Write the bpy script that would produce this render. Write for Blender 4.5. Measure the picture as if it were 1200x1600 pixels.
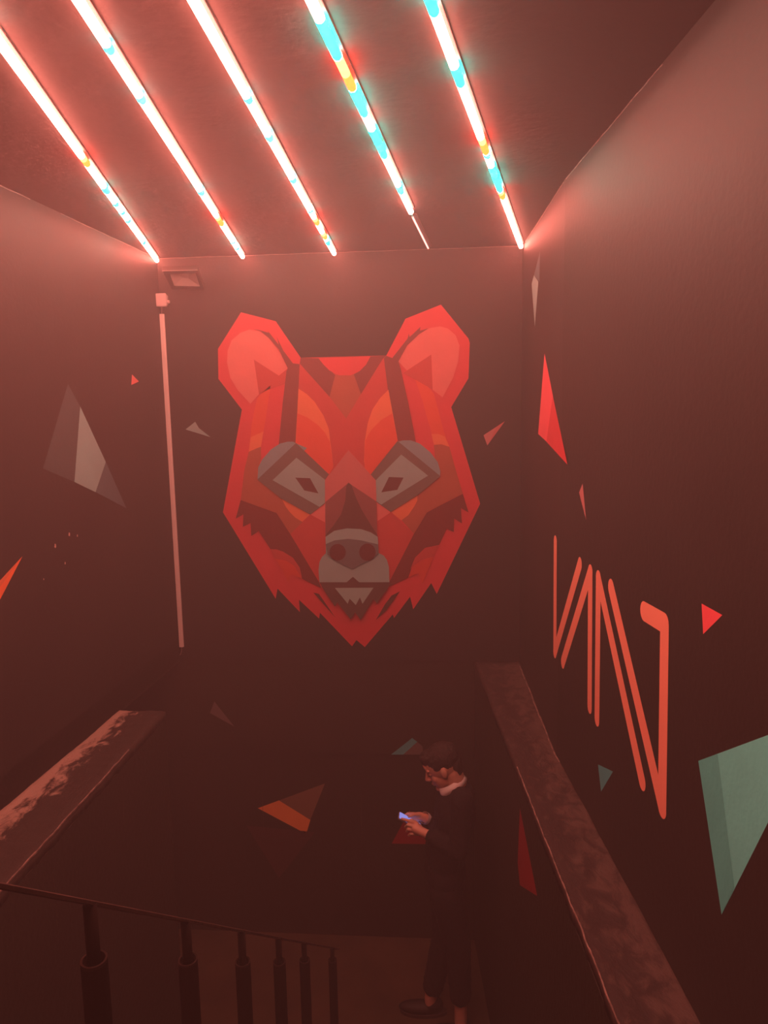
import bpy, bmesh, math, random
from mathutils import Vector, Matrix, noise
random.seed(7)
sc = bpy.context.scene
C = sc.collection
for o in list(bpy.data.objects):
    bpy.data.objects.remove(o)

# ------------------------------------------------------------ camera, air, exposure
# world frame: the eye is at the origin, X right, Y into the room, Z up (metres)
FOC, PITCH, ROLL, YAW = 1148.96, 0.13809, -0.0177, -0.07867
fwd = Vector((math.sin(YAW)*math.cos(PITCH), math.cos(YAW)*math.cos(PITCH), -math.sin(PITCH)))
r0 = Vector((math.cos(YAW), -math.sin(YAW), 0)); u0 = r0.cross(fwd)
right = r0*math.cos(ROLL) + u0*math.sin(ROLL)
up = -r0*math.sin(ROLL) + u0*math.cos(ROLL)
cd = bpy.data.cameras.new('camera'); cam = bpy.data.objects.new('camera', cd); C.objects.link(cam)
cam.matrix_world = Matrix(((right.x, up.x, -fwd.x, 0), (right.y, up.y, -fwd.y, 0), (right.z, up.z, -fwd.z, 0), (0, 0, 0, 1)))
cd.sensor_fit = 'VERTICAL'; cd.sensor_height = 36.0; cd.lens = FOC/1600*36
cd.clip_start = 0.02; cd.clip_end = 100
sc.camera = cam

AIR = 0.052                 # haze, scattering per metre
LED_RED = (1.0, 0.198, 0.145)
LED_WHITE_STRENGTH = 64.0
TEAL = (0.0, 46.0, 36.0)
AMBER = (80.0, 0.74, 0.10)
sc.view_settings.view_transform = 'Standard'; sc.view_settings.look = 'None'
sc.view_settings.gamma = 1; sc.view_settings.use_curve_mapping = False
sc.view_settings.exposure = 0.0
w = bpy.data.worlds.new('world'); sc.world = w; w.use_nodes = True
nt = w.node_tree; nt.nodes.clear()
wo = nt.nodes.new('ShaderNodeOutputWorld'); bg = nt.nodes.new('ShaderNodeBackground')
bg.inputs[0].default_value = (0, 0, 0, 1); bg.inputs[1].default_value = 0
nt.links.new(bg.outputs[0], wo.inputs['Surface'])
vs = nt.nodes.new('ShaderNodeVolumeScatter'); vs.inputs['Density'].default_value = AIR
vs.inputs['Color'].default_value = (.95, .95, .95, 1); vs.inputs['Anisotropy'].default_value = 0.25
nt.links.new(vs.outputs[0], wo.inputs['Volume'])
# the smoke gathers under the ceiling and thins out towards the lower floor
ge = nt.nodes.new('ShaderNodeNewGeometry'); sp = nt.nodes.new('ShaderNodeSeparateXYZ'); mr = nt.nodes.new('ShaderNodeMapRange')
mr.interpolation_type = 'SMOOTHSTEP'
mr.inputs['From Min'].default_value = -2.6; mr.inputs['From Max'].default_value = 1.0
mr.inputs['To Min'].default_value = AIR*.36; mr.inputs['To Max'].default_value = AIR
nt.links.new(ge.outputs['Position'], sp.inputs[0]); nt.links.new(sp.outputs['Z'], mr.inputs['Value']); nt.links.new(mr.outputs[0], vs.inputs['Density'])

# ------------------------------------------------------------ room measures
HC, HL, HF = 0.9719, -1.65, -3.69          # ceiling, ledge / upper storey, lower floor
YB, XL, XR, SL = 4.6876, -1.7757, 0.5026, 0.0498
S1, S2, YK = 0.0303, 0.0938, 3.3836
YF = -2.4
def xleft(y): return XL - SL*(YB-y)
def xright(y): return XR + S1*(YB-y) if y >= YK else XR + S1*(YB-YK) + S2*(YK-y)
def xin_r(y): return 0.2131 + 0.0883*(4.692-y)
XIN_L = -1.555
Y_NOTCH = 3.83

def ray(x, y): return fwd + right*((x-600)/FOC) - up*((y-800)/FOC)
def on_plane(x, y, p, n):
    d = ray(x, y); return d*(p.dot(n)/d.dot(n))
class Wall:
    def __init__(s, p, n): s.p = Vector(p); s.n = Vector(n).normalized()
    def at(s, x, y, off=0): return on_plane(x, y, s.p, s.n) + s.n*off
W_BACK = Wall((0, YB, 0), (0, -1, 0))
W_LEFT = Wall((XL, YB, 0), (1, -SL, 0))
W_R1 = Wall((XR, YB, 0), (-1, -S1, 0))
W_R2 = Wall((xright(YK), YK, 0), (-1, -S2, 0))
W_BEAM = Wall((0, YB+.012, 0), (0, -1, 0))
W_LOW = Wall((0, YB+.03, 0), (0, -1, 0))
W_LR = Wall((0.2131, 4.692, 0), (-1, -.0883, 0))
W_CEIL = Wall((0, 0, HC), (0, 0, -1))

# ------------------------------------------------------------ materials
def mat(name, col, rough=.6, spec=.3, bump=0, bscale=60, var=0, vscale=3, emit=None, metal=0):
    m = bpy.data.materials.new(name); m.use_nodes = True
    t = m.node_tree; b = t.nodes['Principled BSDF']
    b.inputs['Base Color'].default_value = (*col, 1); b.inputs['Roughness'].default_value = rough
    b.inputs['Specular IOR Level'].default_value = spec; b.inputs['Metallic'].default_value = metal
    tc = t.nodes.new('ShaderNodeTexCoord')
    if var:
        n = t.nodes.new('ShaderNodeTexNoise'); n.inputs['Scale'].default_value = vscale; n.inputs['Detail'].default_value = 5
        t.links.new(tc.outputs['Object'], n.inputs['Vector'])
        r = t.nodes.new('ShaderNodeValToRGB')
        r.color_ramp.elements[0].position = .3; r.color_ramp.elements[1].position = .7
        r.color_ramp.elements[0].color = (*[c*(1-var) for c in col], 1); r.color_ramp.elements[1].color = (*[min(1, c*(1+var)) for c in col], 1)
        t.links.new(n.outputs['Fac'], r.inputs[0]); t.links.new(r.outputs[0], b.inputs['Base Color'])
    if bump:
        n = t.nodes.new('ShaderNodeTexNoise'); n.inputs['Scale'].default_value = bscale; n.inputs['Detail'].default_value = 6
        t.links.new(tc.outputs['Object'], n.inputs['Vector'])
        bp = t.nodes.new('ShaderNodeBump'); bp.inputs['Strength'].default_value = bump; bp.inputs['Distance'].default_value = .01
        t.links.new(n.outputs['Fac'], bp.inputs['Height']); t.links.new(bp.outputs[0], b.inputs['Normal'])
    if emit:
        b.inputs['Emission Color'].default_value = (*emit[0], 1); b.inputs['Emission Strength'].default_value = emit[1]
    return m
M = {}
M['wall'] = mat('black_wall_paint', (.025, .0235, .021), .6, .3, .12, 45, .12, 2)
M['ceil'] = mat('dark_ceiling_paint', (.024, .023, .021), .7, .3, .2, 30, .08, 1.5)
M['low'] = mat('black_lower_wall_paint', (.026, .023, .016), .65, .3, .3, 40, .15, 2)
M['floor'] = mat('brown_floor', (.060, .040, .022), .5, .4, .2, 30, .25, 4)
M['stair'] = mat('dark_stair_concrete', (.06, .05, .045), .7, .3, .3, 40, .2, 4)
M['plaster'] = mat('bare_plaster', (.55, .45, .38), .8, .2, .5, 90, .3, 40)
M['caulk'] = mat('caulk_line', (.30, .26, .24), .7, .2, .3, 90, .3, 30)

def ledge_mat(name, dark, worn, lo, hi, scale):
    m = bpy.data.materials.new(name); m.use_nodes = True
    t = m.node_tree; b = t.nodes['Principled BSDF']; b.inputs['Roughness'].default_value = .62
    b.inputs['Specular IOR Level'].default_value = .35
    uv = t.nodes.new('ShaderNodeUVMap'); uv.uv_map = 'UVMap'
    mp = t.nodes.new('ShaderNodeMapping'); mp.inputs['Scale'].default_value = scale
    t.links.new(uv.outputs[0], mp.inputs[0])
    n = t.nodes.new('ShaderNodeTexNoise'); n.inputs['Scale'].default_value = 1; n.inputs['Detail'].default_value = 9
    n.inputs['Roughness'].default_value = .68; n.inputs['Distortion'].default_value = .4
    t.links.new(mp.outputs[0], n.inputs['Vector'])
    sx = t.nodes.new('ShaderNodeSeparateXYZ'); t.links.new(uv.outputs[0], sx.inputs[0])
    mr = t.nodes.new('ShaderNodeMapRange'); mr.inputs['From Min'].default_value = lo; mr.inputs['From Max'].default_value = hi
    mr.inputs['To Min'].default_value = -.22; mr.inputs['To Max'].default_value = .22
    t.links.new(sx.outputs[0], mr.inputs[0])
    ad = t.nodes.new('ShaderNodeMath'); ad.operation = 'ADD'; t.links.new(n.outputs['Fac'], ad.inputs[0]); t.links.new(mr.outputs[0], ad.inputs[1])
    r = t.nodes.new('ShaderNodeValToRGB')
    r.color_ramp.elements[0].position = .46; r.color_ramp.elements[0].color = (*dark, 1)
    r.color_ramp.elements[1].position = .60; r.color_ramp.elements[1].color = (*worn, 1)
    t.links.new(ad.outputs[0], r.inputs[0]); t.links.new(r.outputs[0], b.inputs['Base Color'])
    bp = t.nodes.new('ShaderNodeBump'); bp.inputs['Strength'].default_value = .9; bp.inputs['Distance'].default_value = .012
    t.links.new(n.outputs['Fac'], bp.inputs['Height']); t.links.new(bp.outputs[0], b.inputs['Normal'])
    return m

# ------------------------------------------------------------ mesh helpers
def link(name, me, m=None, parent=None):
    o = bpy.data.objects.new(name, me); C.objects.link(o)
    if m is not None and me is not None:
        for x in (m if isinstance(m, list) else [m]): me.materials.append(x)
    if parent: o.parent = parent
    return o
def finish(bm, name, m, parent=None, smooth=False, origin=None):
    me = bpy.data.meshes.new(name)
    if origin is not None: bmesh.ops.translate(bm, verts=bm.verts, vec=-Vector(origin))
    bm.normal_update(); bm.to_mesh(me); bm.free()
    if smooth:
        for p in me.polygons: p.use_smooth = True
    o = link(name, me, m, parent)
    if origin is not None: o.location = origin
    return o
def prism(bm, pts, vec, mi=0):
    """closed solid: polygon pts (3D) swept by vec"""
    a = [bm.verts.new(Vector(p)) for p in pts]; b = [bm.verts.new(Vector(p)+Vector(vec)) for p in pts]
    fs = [bm.faces.new(a), bm.faces.new(b[::-1])]
    for i in range(len(a)):
        j = (i+1) % len(a); fs.append(bm.faces.new((a[j], a[i], b[i], b[j])))
    for f in fs: f.material_index = mi
    bmesh.ops.recalc_face_normals(bm, faces=fs)
def box(bm, x0, x1, y0, y1, z0, z1, mi=0):
    prism(bm, [(x0, y0, z0), (x1, y0, z0), (x1, y1, z0), (x0, y1, z0)], (0, 0, z1-z0), mi)
def tube(bm, a, b, r1, r2=None, seg=16, mi=0, caps=True):
    a, b = Vector(a), Vector(b); r2 = r1 if r2 is None else r2
    q = (b-a).to_track_quat('Z', 'Y')
    A = [bm.verts.new(a + q @ Vector((r1*math.cos(t), r1*math.sin(t), 0))) for t in [2*math.pi*i/seg for i in range(seg)]]
    B = [bm.verts.new(b + q @ Vector((r2*math.cos(t), r2*math.sin(t), 0))) for t in [2*math.pi*i/seg for i in range(seg)]]
    for i in range(seg):
        j = (i+1) % seg; f = bm.faces.new((A[i], A[j], B[j], B[i])); f.material_index = mi
    if caps:
        bm.faces.new(A[::-1]).material_index = mi; bm.faces.new(B).material_index = mi
def tag(o, label=None, cat=None, group=None, kind=None):
    for k, v in (('label', label), ('category', cat), ('group', group), ('kind', kind)):
        if v: o[k] = v
    return o
def struct(name, bm, m, smooth=False): return tag(finish(bm, name, m, smooth=smooth), kind='structure')
def empty(name, loc, label, cat, group=None, rot=None):
    o = bpy.data.objects.new(name, None); C.objects.link(o); o.location = loc; o.empty_display_size = .1
    if rot is not None: o.rotation_euler = rot
    return tag(o, label, cat, group)

# ------------------------------------------------------------ the shell
T = .15
bm = bmesh.new(); prism(bm, [(xleft(YF)-T, YF-T, HC), (xright(YF)+T, YF-T, HC), (xright(YK)+T, YK, HC), (XR+T, YB+T, HC), (XL-T, YB+T, HC)], (0, 0, T)); struct('ceiling', bm, M['ceil'])
bm = bmesh.new(); box(bm, XL-T, XR+T, YB, YB+T, HL, HC); struct('wall_back', bm, M['wall'])
# the left wall stands on its ledge, and hangs free over the recess at its far end
bm = bmesh.new(); prism(bm, [(xleft(YF), YF, HL-.02), (XL, YB, HL-.02), (XL-T, YB, HL-.02), (xleft(YF)-T, YF, HL-.02)], (0, 0, HC-HL+.02)); struct('wall_left', bm, M['wall'])
bm = bmesh.new(); prism(bm, [(XR, YB, HL-.02), (xright(YK), YK, HL-.02), (xright(YF), YF, HL-.02), (xright(YF)+T, YF, HL-.02), (xright(YK)+T, YK, HL-.02), (XR+T, YB, HL-.02)], (0, 0, HC-HL+.02)); struct('wall_right', bm, M['wall'])
bm = bmesh.new(); box(bm, xleft(YF)-T, xright(YF)+T, YF-T, YF, HL, HC); struct('wall_front', bm, M['wall'])
# lower storey
Z_BEAM = -2.316
bm = bmesh.new(); box(bm, -3.3, XR+T, YB+.012, YB+T, Z_BEAM, HL); struct('trim_1', bm, M['low'])
bm = bmesh.new(); box(bm, -3.3, XR+T, YB+.03, YB+T, HF, Z_BEAM); struct('wall_lower_back', bm, M['low'])
bm = bmesh.new(); prism(bm, [(XIN_L, .9, HF), (XIN_L, Y_NOTCH, HF), (XIN_L-.5, Y_NOTCH, HF), (XIN_L-.5, .9, HF)], (0, 0, HL-HF-.05)); struct('wall_lower_left', bm, M['low'])
bm = bmesh.new(); prism(bm, [(xin_r(4.74), 4.74, HF), (xin_r(-.6), -.6, HF), (xin_r(-.6)+.4, -.6, HF), (XR+T, 4.74, HF)], (0, 0, HL-HF-.05)); struct('wall_lower_right', bm, M['low'])
bm = bmesh.new(); box(bm, -3.45, -3.3, -.75, 4.84, HF, HL); struct('wall_recess_left', bm, M['low'])
bm = bmesh.new(); box(bm, -3.3, -1.95, Y_NOTCH-1.5, Y_NOTCH-1.35, HF, HL); struct('wall_recess_front', bm, M['low'])
bm = bmesh.new(); prism(bm, [(-3.3, 2.3, HL), (xleft(2.3)-.0, 2.3, HL), (XL, YB, HL), (-3.3, YB, HL)], (0, 0, .14)); struct('ceiling_recess', bm, M['low'])
bm = bmesh.new(); box(bm, -3.45, 1.2, -.75, 4.84, HF-.1, HF); struct('floor', bm, M['floor'])
bm = bmesh.new(); box(bm, -2.3, 1.4, YF-T, .9, HL-.25, HL); struct('floor_landing', bm, M['stair'])
bm = bmesh.new(); box(bm, -2.3, 1.4, -.75, -.6, HF, HL-.25); struct('wall_lower_front', bm, M['low'])

# ------------------------------------------------------------ rough ledges on both sides
def ledge(name, fi, fo, y0, y1, m, seed):
    """a worn plaster ledge: top grid between inner edge fi(y) and outer edge fo(y), with its inner face"""
    bm = bmesh.new(); uvl = bm.loops.layers.uv.new('UVMap')
    ny, nx = 220, 12; G = []
    for j in range(ny+1):
        y = y0+(y1-y0)*j/ny; row = []
        for i in range(nx+1):
            u = i/nx; x = fi(y)*(1-u)+fo(y)*u
            v = Vector((x*9, y*5, seed)); dz = noise.noise(v)*.006 + noise.noise(v*4)*.003
            if i == 0: x += (noise.noise(Vector((y*14, seed, 0)))*.004+noise.noise(Vector((y*60, seed, 3)))*.003); dz -= .004
            if i == nx: x = x; dz += .004*noise.noise(Vector((y*8, seed, 9)))
            row.append(bm.verts.new((x, y, HL+dz-.004)))
        G.append(row)
    def q(vs, uv):
        f = bm.faces.new(vs)
        for l, c in zip(f.loops, uv): l[uvl].uv = c
        f.smooth = True
    for j in range(ny):
        ya, yb = y0+(y1-y0)*j/ny, y0+(y1-y0)*(j+1)/ny
        for i in range(nx):
            ua, ub = i/nx, (i+1)/nx
            q((G[j][i], G[j][i+1], G[j+1][i+1], G[j+1][i]), ((ua, ya), (ub, ya), (ub, yb), (ua, yb)))
    low = {}
    edge = [(j, 0) for j in range(ny+1)]+[(ny, i) for i in range(1, nx+1)]+[(j, nx) for j in range(ny-1, -1, -1)]+[(0, i) for i in range(nx-1, 0, -1)]
    for k in edge:
        c = G[k[0]][k[1]].co; low[k] = bm.verts.new((c.x, c.y, HL-.055))
    for a, b in zip(edge, edge[1:]+edge[:1]):
        q((G[a[0]][a[1]], G[b[0]][b[1]], low[b], low[a]), ((0, a[0]*.02),)*4)
    bm.faces.new([low[k] for k in edge])
    bmesh.ops.recalc_face_normals(bm, faces=bm.faces)
    return struct(name, bm, m)
M['ledge_l'] = ledge_mat('worn_left_ledge', (.035, .027, .022), (.38, .29, .23), .30, 1.0, (5, 9, 1))
M['ledge_r'] = ledge_mat('worn_right_ledge', (.034, .024, .022), (.085, .062, .052), -.6, 1.6, (4, 11, 1))
ll = ledge('trim_2', lambda y: XIN_L, lambda y: xleft(y)-.01, .9, Y_NOTCH, M['ledge_l'], 1.3)
lr = ledge('trim_3', xin_r, lambda y: xright(y)+.01, .9, YB+.012, M['ledge_r'], 7.7)
def arris(name, f, y0, y1, side, parent, rmax, seed, gap):
    """chipped bare edge of a ledge: an uneven sliver of plaster"""
    bm = bmesh.new(); n = int((y1-y0)/.012); prev = None
    for j in range(n+1):
        y = y0+(y1-y0)*j/n
        k = noise.noise(Vector((y*22, seed, 0)))*.5+noise.noise(Vector((y*75, seed, 2)))*.5
        w_ = max(.0004, rmax*(.55+k*gap)); x = f(y)+noise.noise(Vector((y*14, 7.7 if side > 0 else 1.3, 0)))*.004
        cur = [bm.verts.new((x-side*.003, y, HL-.004-w_*1.1)), bm.verts.new((x-side*.003, y, HL+.001)), bm.verts.new((x+side*w_, y, HL+.002)), bm.verts.new((x+side*w_, y, HL-.012))]
        if prev:
            for i in range(4): bm.faces.new((prev[i], prev[(i+1) % 4], cur[(i+1) % 4], cur[i]))
        else: bm.faces.new(cur[::-1])
        prev = cur
    bm.faces.new(prev)
    bmesh.ops.recalc_face_normals(bm, faces=bm.faces)
    return finish(bm, name, M['edge'], parent)
M['edge'] = mat('chipped_edge_plaster', (.20, .15, .13), .8, .2, .5, 90, .5, 30)
arris('chipped_edge', lambda y: XIN_L, .92, 3.35, -1, ll, .0028, 3, .5)
arris('chipped_edge', xin_r, .92, 3.25, 1, lr, .0026, 5, 1.7)
arris('chipped_edge', lambda y: xright(y)-.008, 3.3, 4.6, 1, lr, .0026, 8, 1.3)

# staircase under the railing (descends below the frame)
RUN, RISE, NS = .215, .175, 12
bm = bmesh.new(); y = .9; z = HL; pts = [(0, y, HL-.25), (0, y, HL-RISE)]
for i in range(1, NS):
    pts += [(0, y+RUN*i, HL-RISE*i), (0, y+RUN*i, HL-RISE*(i+1))]
pts += [(0, y+RUN*(NS-1)-.25, HF)]
pts = [(-.62, p[1], p[2]) for p in pts]
prism(bm, pts, (1.1, 0, 0)); st = struct('staircase', bm, M['stair'])

# thin joint lines where the ceiling meets the walls
def joint(pts, wid, name):
    bm = bmesh.new()
    for a, b in zip(pts, pts[1:]):
        tube(bm, a, b, wid*(.6+.5*random.random()), wid*(.5+.5*random.random()), 6)
    return struct(name, bm, M['caulk'])
def px_line(wall, segs, off, n=10):
    out = []
    for (x0, y0), (x1, y1) in zip(segs, segs[1:]):
        for i in range(n): out.append(wall.at(x0+(x1-x0)*i/n, y0+(y1-y0)*i/n, off)+Vector((random.uniform(-.002, .002),)*3))
    out.append(wall.at(*segs[-1], off)); return out
joint([Vector((XL+(XR-XL)*i/40, YB-.001, HC-.003+random.uniform(-.002, .001))) for i in range(41)], .0016, 'trim_4')
joint([Vector((xleft(y)+.001, y, HC-.003+random.uniform(-.002, .001))) for y in [2.6+i*.05 for i in range(6)]], .0022, 'trim_5')
joint([Vector((xleft(y)+.001, y, HC-.003+random.uniform(-.002, .001))) for y in [3.0+i*.05 for i in range(8)]], .003, 'trim_6')
joint([Vector((xleft(y)+.001, y, HC-.003+random.uniform(-.002, .001))) for y in [3.6+i*.05 for i in range(20)]], .0016, 'trim_7')
joint([Vector((xright(y)-.001, y, HC-.004+random.uniform(-.002, .001))) for y in [2.32+i*.05 for i in range(22)]], .0026, 'trim_8')
joint([Vector((xright(y)-.001, y, HC-.004+random.uniform(-.003, .001))) for y in [3.42+i*.05 for i in range(24)]], .0022, 'trim_9')

# chips in the left wall
bm = bmesh.new()
for (x, y, s) in ((108, 835, 3), (120.5, 837, 2), (86, 853, 3.5), (101.5, 880, 2), (68, 905, 1.5)):
    k = [(-.3, -1), (.4, -.8), (.5, .6), (.1, 1), (-.5, .5)]
    f = [W_LEFT.at(x+a*s*.7, y+b*s, .0005) for a, b in k]; prism(bm, f, W_LEFT.n*.001)
ch = finish(bm, 'chipped_plaster', M['plaster'], bpy.data.objects['wall_left'])

# pale scuffs on the stairwell walls
M['scuff'] = mat('pale_scuff', (.10, .085, .06), .7, .2, .3, 80, .5, 60)
W_LL = Wall((XIN_L, 0, 0), (1, 0, 0))
def scuffs(host, wall, lines):
    bm = bmesh.new()
    for (x0, y0), (x1, y1), wd in lines:
        n = 8; a = [wall.at(x0+(x1-x0)*i/n + random.uniform(-.4, .4), y0+(y1-y0)*i/n, .0012) for i in range(n+1)]
        sdv = (a[-1]-a[0]).cross(wall.n).normalized()
        L = [p+sdv*wd*math.sin(math.pi*(i+.2)/(n+.4))*random.uniform(.4, 1) for i, p in enumerate(a)]; Rr = [p-sdv*wd*.5*math.sin(math.pi*(i+.2)/(n+.4)) for i, p in enumerate(a)]
        prism(bm, L+Rr[::-1], wall.n*.0006)
    return finish(bm, 'scuff_mark', M['scuff'], bpy.data.objects[host])
scuffs('wall_lower_right', W_LR, [((743, 1126), (748, 1168), .004), ((747, 1198), (752, 1228), .003), ((758, 1308), (763, 1354), .004), ((768, 1150), (770, 1300), .0015)])
scuffs('wall_lower_left', W_LL, [((80, 1352), (86, 1398), .0022), ((86, 1400), (92, 1480), .0012), ((190, 1225), (195, 1300), .0012)])
scuffs('wall_lower_back', W_LOW, [((564, 1240), (566, 1330), .0012), ((410, 1235), (412, 1300), .001)])

# ------------------------------------------------------------ LED strips on the ceiling
def emis(name, col, s=1):
    m = bpy.data.materials.new(name); m.use_nodes = True; t = m.node_tree; t.nodes.clear()
    e = t.nodes.new('ShaderNodeEmission'); o = t.nodes.new('ShaderNodeOutputMaterial')
    e.inputs[0].default_value = (*col, 1); e.inputs[1].default_value = s; t.links.new(e.outputs[0], o.inputs[0]); return m
E_W = emis('led_warm_red', LED_RED, LED_WHITE_STRENGTH)
E_T = emis('led_teal', TEAL); E_T2 = emis('led_pale_teal', (.12, 30, 26)); E_G = emis('led_green_teal', (.05, 9, 5.5)); E_A = emis('led_amber', AMBER)
E_O = emis('led_orange', (110, 1.4, .5))
M['housing'] = mat('dark_strip_housing', (.03, .02, .02), .5, .4)
LEDM = [E_W, E_T, E_T2, E_G, E_A, E_O]
R_LED = .0132
def led_strip(a, b, y_near, segs, label, thin=None, dark_end=False):
    za = HC-.0175
    P = Wall((0, 0, za), (0, 0, -1)); A = P.at(*a); B = P.at(*b); d = (B-A).normalized()
    near = A + d*((y_near-A.y)/d.y)
    root = empty('led_strip', (B.x, B.y, HC), label, 'light', 'coloured light strips on the ceiling')
    org = root.location
    def at_py(py):                      # distance along the strip at an image row
        lo, hi = near, B
        for _ in range(40):
            m_ = (lo+hi)/2; q = m_; py_ = 800-FOC*q.dot(up)/q.dot(fwd)
            if py_ < py: lo = m_
            else: hi = m_
        return ((lo+hi)/2-near).length
    L = (B-near).length
    cuts = []
    for (p0, p1, mi) in segs: cuts.append((0 if p0 is None else at_py(p0), at_py(p1), mi))
    cuts.sort(); full = []; t = 0
    for s, e, mi in cuts:
        if s > t+1e-4: full.append((t, s, 0))
        full.append((s, e, mi)); t = e
    if t < L: full.append((t, L, 0))
    bm = bmesh.new(); q = d.to_track_quat('Z', 'Y'); n = 14
    def ring(s, r): return [bm.verts.new(near+d*s + q @ Vector((r*math.cos(2*math.pi*i/n), r*math.sin(2*math.pi*i/n), 0))) for i in range(n)]
    prev = ring(0, R_LED); bm.faces.new(prev[::-1])
    for s, e, mi in full:
        cur = ring(e, R_LED)
        for i in range(n): bm.faces.new((prev[i], prev[(i+1) % n], cur[(i+1) % n], cur[i])).material_index = mi
        prev = cur
    for k, (dr, ds) in enumerate(((.8, .006), (.45, .011))):      # rounded end
        cur = ring(L+ds, R_LED*dr)
        for i in range(n): bm.faces.new((prev[i], prev[(i+1) % n], cur[(i+1) % n], cur[i]))
        prev = cur
    bm.faces.new(prev)
    bmesh.ops.translate(bm, verts=bm.verts, vec=-org)
    o = finish(bm, 'diffuser', LEDM, root, smooth=True)
    side = Vector((d.y, -d.x, 0))
    if side.x < 0: side = -side
    bm = bmesh.new(); p0 = near-org; p1 = B-org
    prof = [(-R_LED*.7, .0098), (R_LED+.0065, .0098), (R_LED+.0065, .0040), (R_LED+.0035, .0040), (R_LED+.0035, .0065), (-R_LED*.7, .0065)]
    prism(bm, [p0+side*s+Vector((0, 0, z+.0075)) for s, z in prof], p1-p0)
    finish(bm, 'housing', M['housing'], root)
    if thin:
        T0 = P.at(*thin[0])-org; T1 = P.at(*thin[1])-org
        bm = bmesh.new(); tube(bm, T0, T1, .0045, .0045, 10)
        finish(bm, 'bare_led_tape', emis('led_tape_glow', (4.0, 1.3, 1.1)), root)
        bm = bmesh.new(); off = side*.008
        prism(bm, [T0+off+Vector((x, 0, z)) for x, z in ((-.012, .026), (.012, .026), (.012, .006), (-.012, .006))], T1-T0)
        finish(bm, 'tape_channel', M['housing'], root)
        bm = bmesh.new(); tube(bm, p1+d*.012, T0, .004, .003, 8); finish(bm, 'cable', emis('connector_glow', (.1, .5, .4)), root)
    return root
W_, T_, T2, G_, A_, O_ = 0, 1, 2, 3, 4, 5
YN = -.28
led_strip((0, 67), (245, 407), YN, [(30, 42, T_), (243, 248, O_), (248, 256, A_), (290, 300, T_), (314, 319.5, T_), (328, 332.5, T_), (341, 345.5, T_), (375, 379, T_)],
          'leftmost ceiling light strip, ending at the left corner of the bear wall')
led_strip((122, 0), (379, 401), YN, [(67, 79, T2), (147, 157, T2), (295, 302, T2), (337, 341, O_), (341, 350, A_), (375, 378.5, T_), (384.5, 388, T_)],
          'second ceiling light strip from the left, ending above the bear’s left ear')
led_strip((302, 0), (522, 396), YN, [(148, 157, T2), (208, 217, T2), (276, 283, T2), (326, 330, T_), (339, 343, O_), (343, 349, A_), (362, 366, O_), (366, 371, A_), (374, 381, T_)],
          'middle ceiling light strip of the five, ending above the bear’s forehead')
led_strip((486, 0), (642, 331), YN, [(28, 88, T_), (88, 115, O_), (115, 137, A_), (137, 178, T_), (200, 222, T_), (222, 232, G_), (232, 244, T_), (288, 300, T_)],
          'ceiling light strip with the most turquoise, whose last stretch is only a thin bare line', thin=((644.5, 339), (669, 388)))
led_strip((672, 0), (814, 385), YN, [(-60, 19, T_), (102, 131, T_), (214, 222, O_), (222, 237, A_), (238, 244, T_), (258, 266, T_), (266, 274, G_), (274, 297, T_), (297, 301, O_), (301, 308, A_)],
          'rightmost ceiling light strip, ending at the corner with the right wall')

# ------------------------------------------------------------ painted shapes
PAINT = {}
def paint(name, col): 
    if name not in PAINT: PAINT[name] = mat(name, col, .55, .3, .12, 50, .04, 8)
    return PAINT[name]
def painted(name, wall, polys, label=None, cat=None, parent=None, base=.0006, group=None, thick=None):
    """polys: list of (image-measured outline on that wall, paint name); later ones lie over earlier ones"""
    bm = bmesh.new(); mats = []
    for k, (pts, pn) in enumerate(polys):
        if pn not in mats: mats.append(pn)
        f = bm.faces.new([bm.verts.new(wall.at(x, y, base+.0005*k)) for x, y in pts]); f.material_index = mats.index(pn)
        f.normal_update()
        if f.normal.dot(wall.n) < 0: f.normal_flip()
    allp = [v.co.copy() for v in bm.verts]; c = sum(allp, Vector())/len(allp)
    bmesh.ops.triangulate(bm, faces=bm.faces, ngon_method='EAR_CLIP')
    if parent: c = Vector((0, 0, 0)) + parent.location; bmesh.ops.translate(bm, verts=bm.verts, vec=-c); o = finish(bm, name, [PAINT[n] for n in mats], parent)
    else: o = finish(bm, name, [PAINT[n] for n in mats], origin=c)
    if label: tag(o, label, cat, group)
    return o
# pigment colours
PC = dict(red=(.62, .050, .065), red_deep=(.50, .055, .05), signal=(.82, .12, .15), dusk=(.13, .12, .11), coral=(.68, .19, .17), band=(.20, .045, .040), orange=(.72, .20, .08), vermilion=(.68, .085, .04),
          rust=(.38, .105, .055), maroon=(.17, .022, .018), grey=(.25, .42, .40), brow_grey=(.20, .34, .36), taupe=(.14, .13, .11), pupil=(.10, .03, .025),
          rose=(.50, .16, .15), mauve=(.22, .075, .07), umber=(.10, .04, .03), muzzle=(.26, .44, .42), nose_grey=(.12, .15, .15), nostril=(.10, .02, .018),
          chin=(.10, .06, .05), lip=(.28, .46, .42), leaf=(.62, .055, .03), slot=(.09, .03, .02),
          shard_faded=(.055, .085, .085), shard_pale=(.22, .42, .40), shard_mid=(.07, .13, .14), tangerine=(.85, .20, .06), pink=(.50, .22, .22),
          teal=(.14, .84, .76), teal_deep=(.09, .62, .56), slate=(.07, .42, .44), wine=(.30, .012, .02), burnt=(.9, .34, .10), brown=(.20, .13, .08), dim=(.055, .024, .022), olive=(.10, .15, .10))
for k, v in PC.items(): paint(k, v)
root = empty('bear_mural', tuple(W_BACK.at(545, 1010)), 'large geometric bear head painted in reds and greys on the back wall', 'mural')
def part(name, polys, lvl, label=None):
    o = painted(name, W_BACK, polys, parent=root, base=.001+.003*lvl)
    if label: o['label'] = label
    return o
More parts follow.
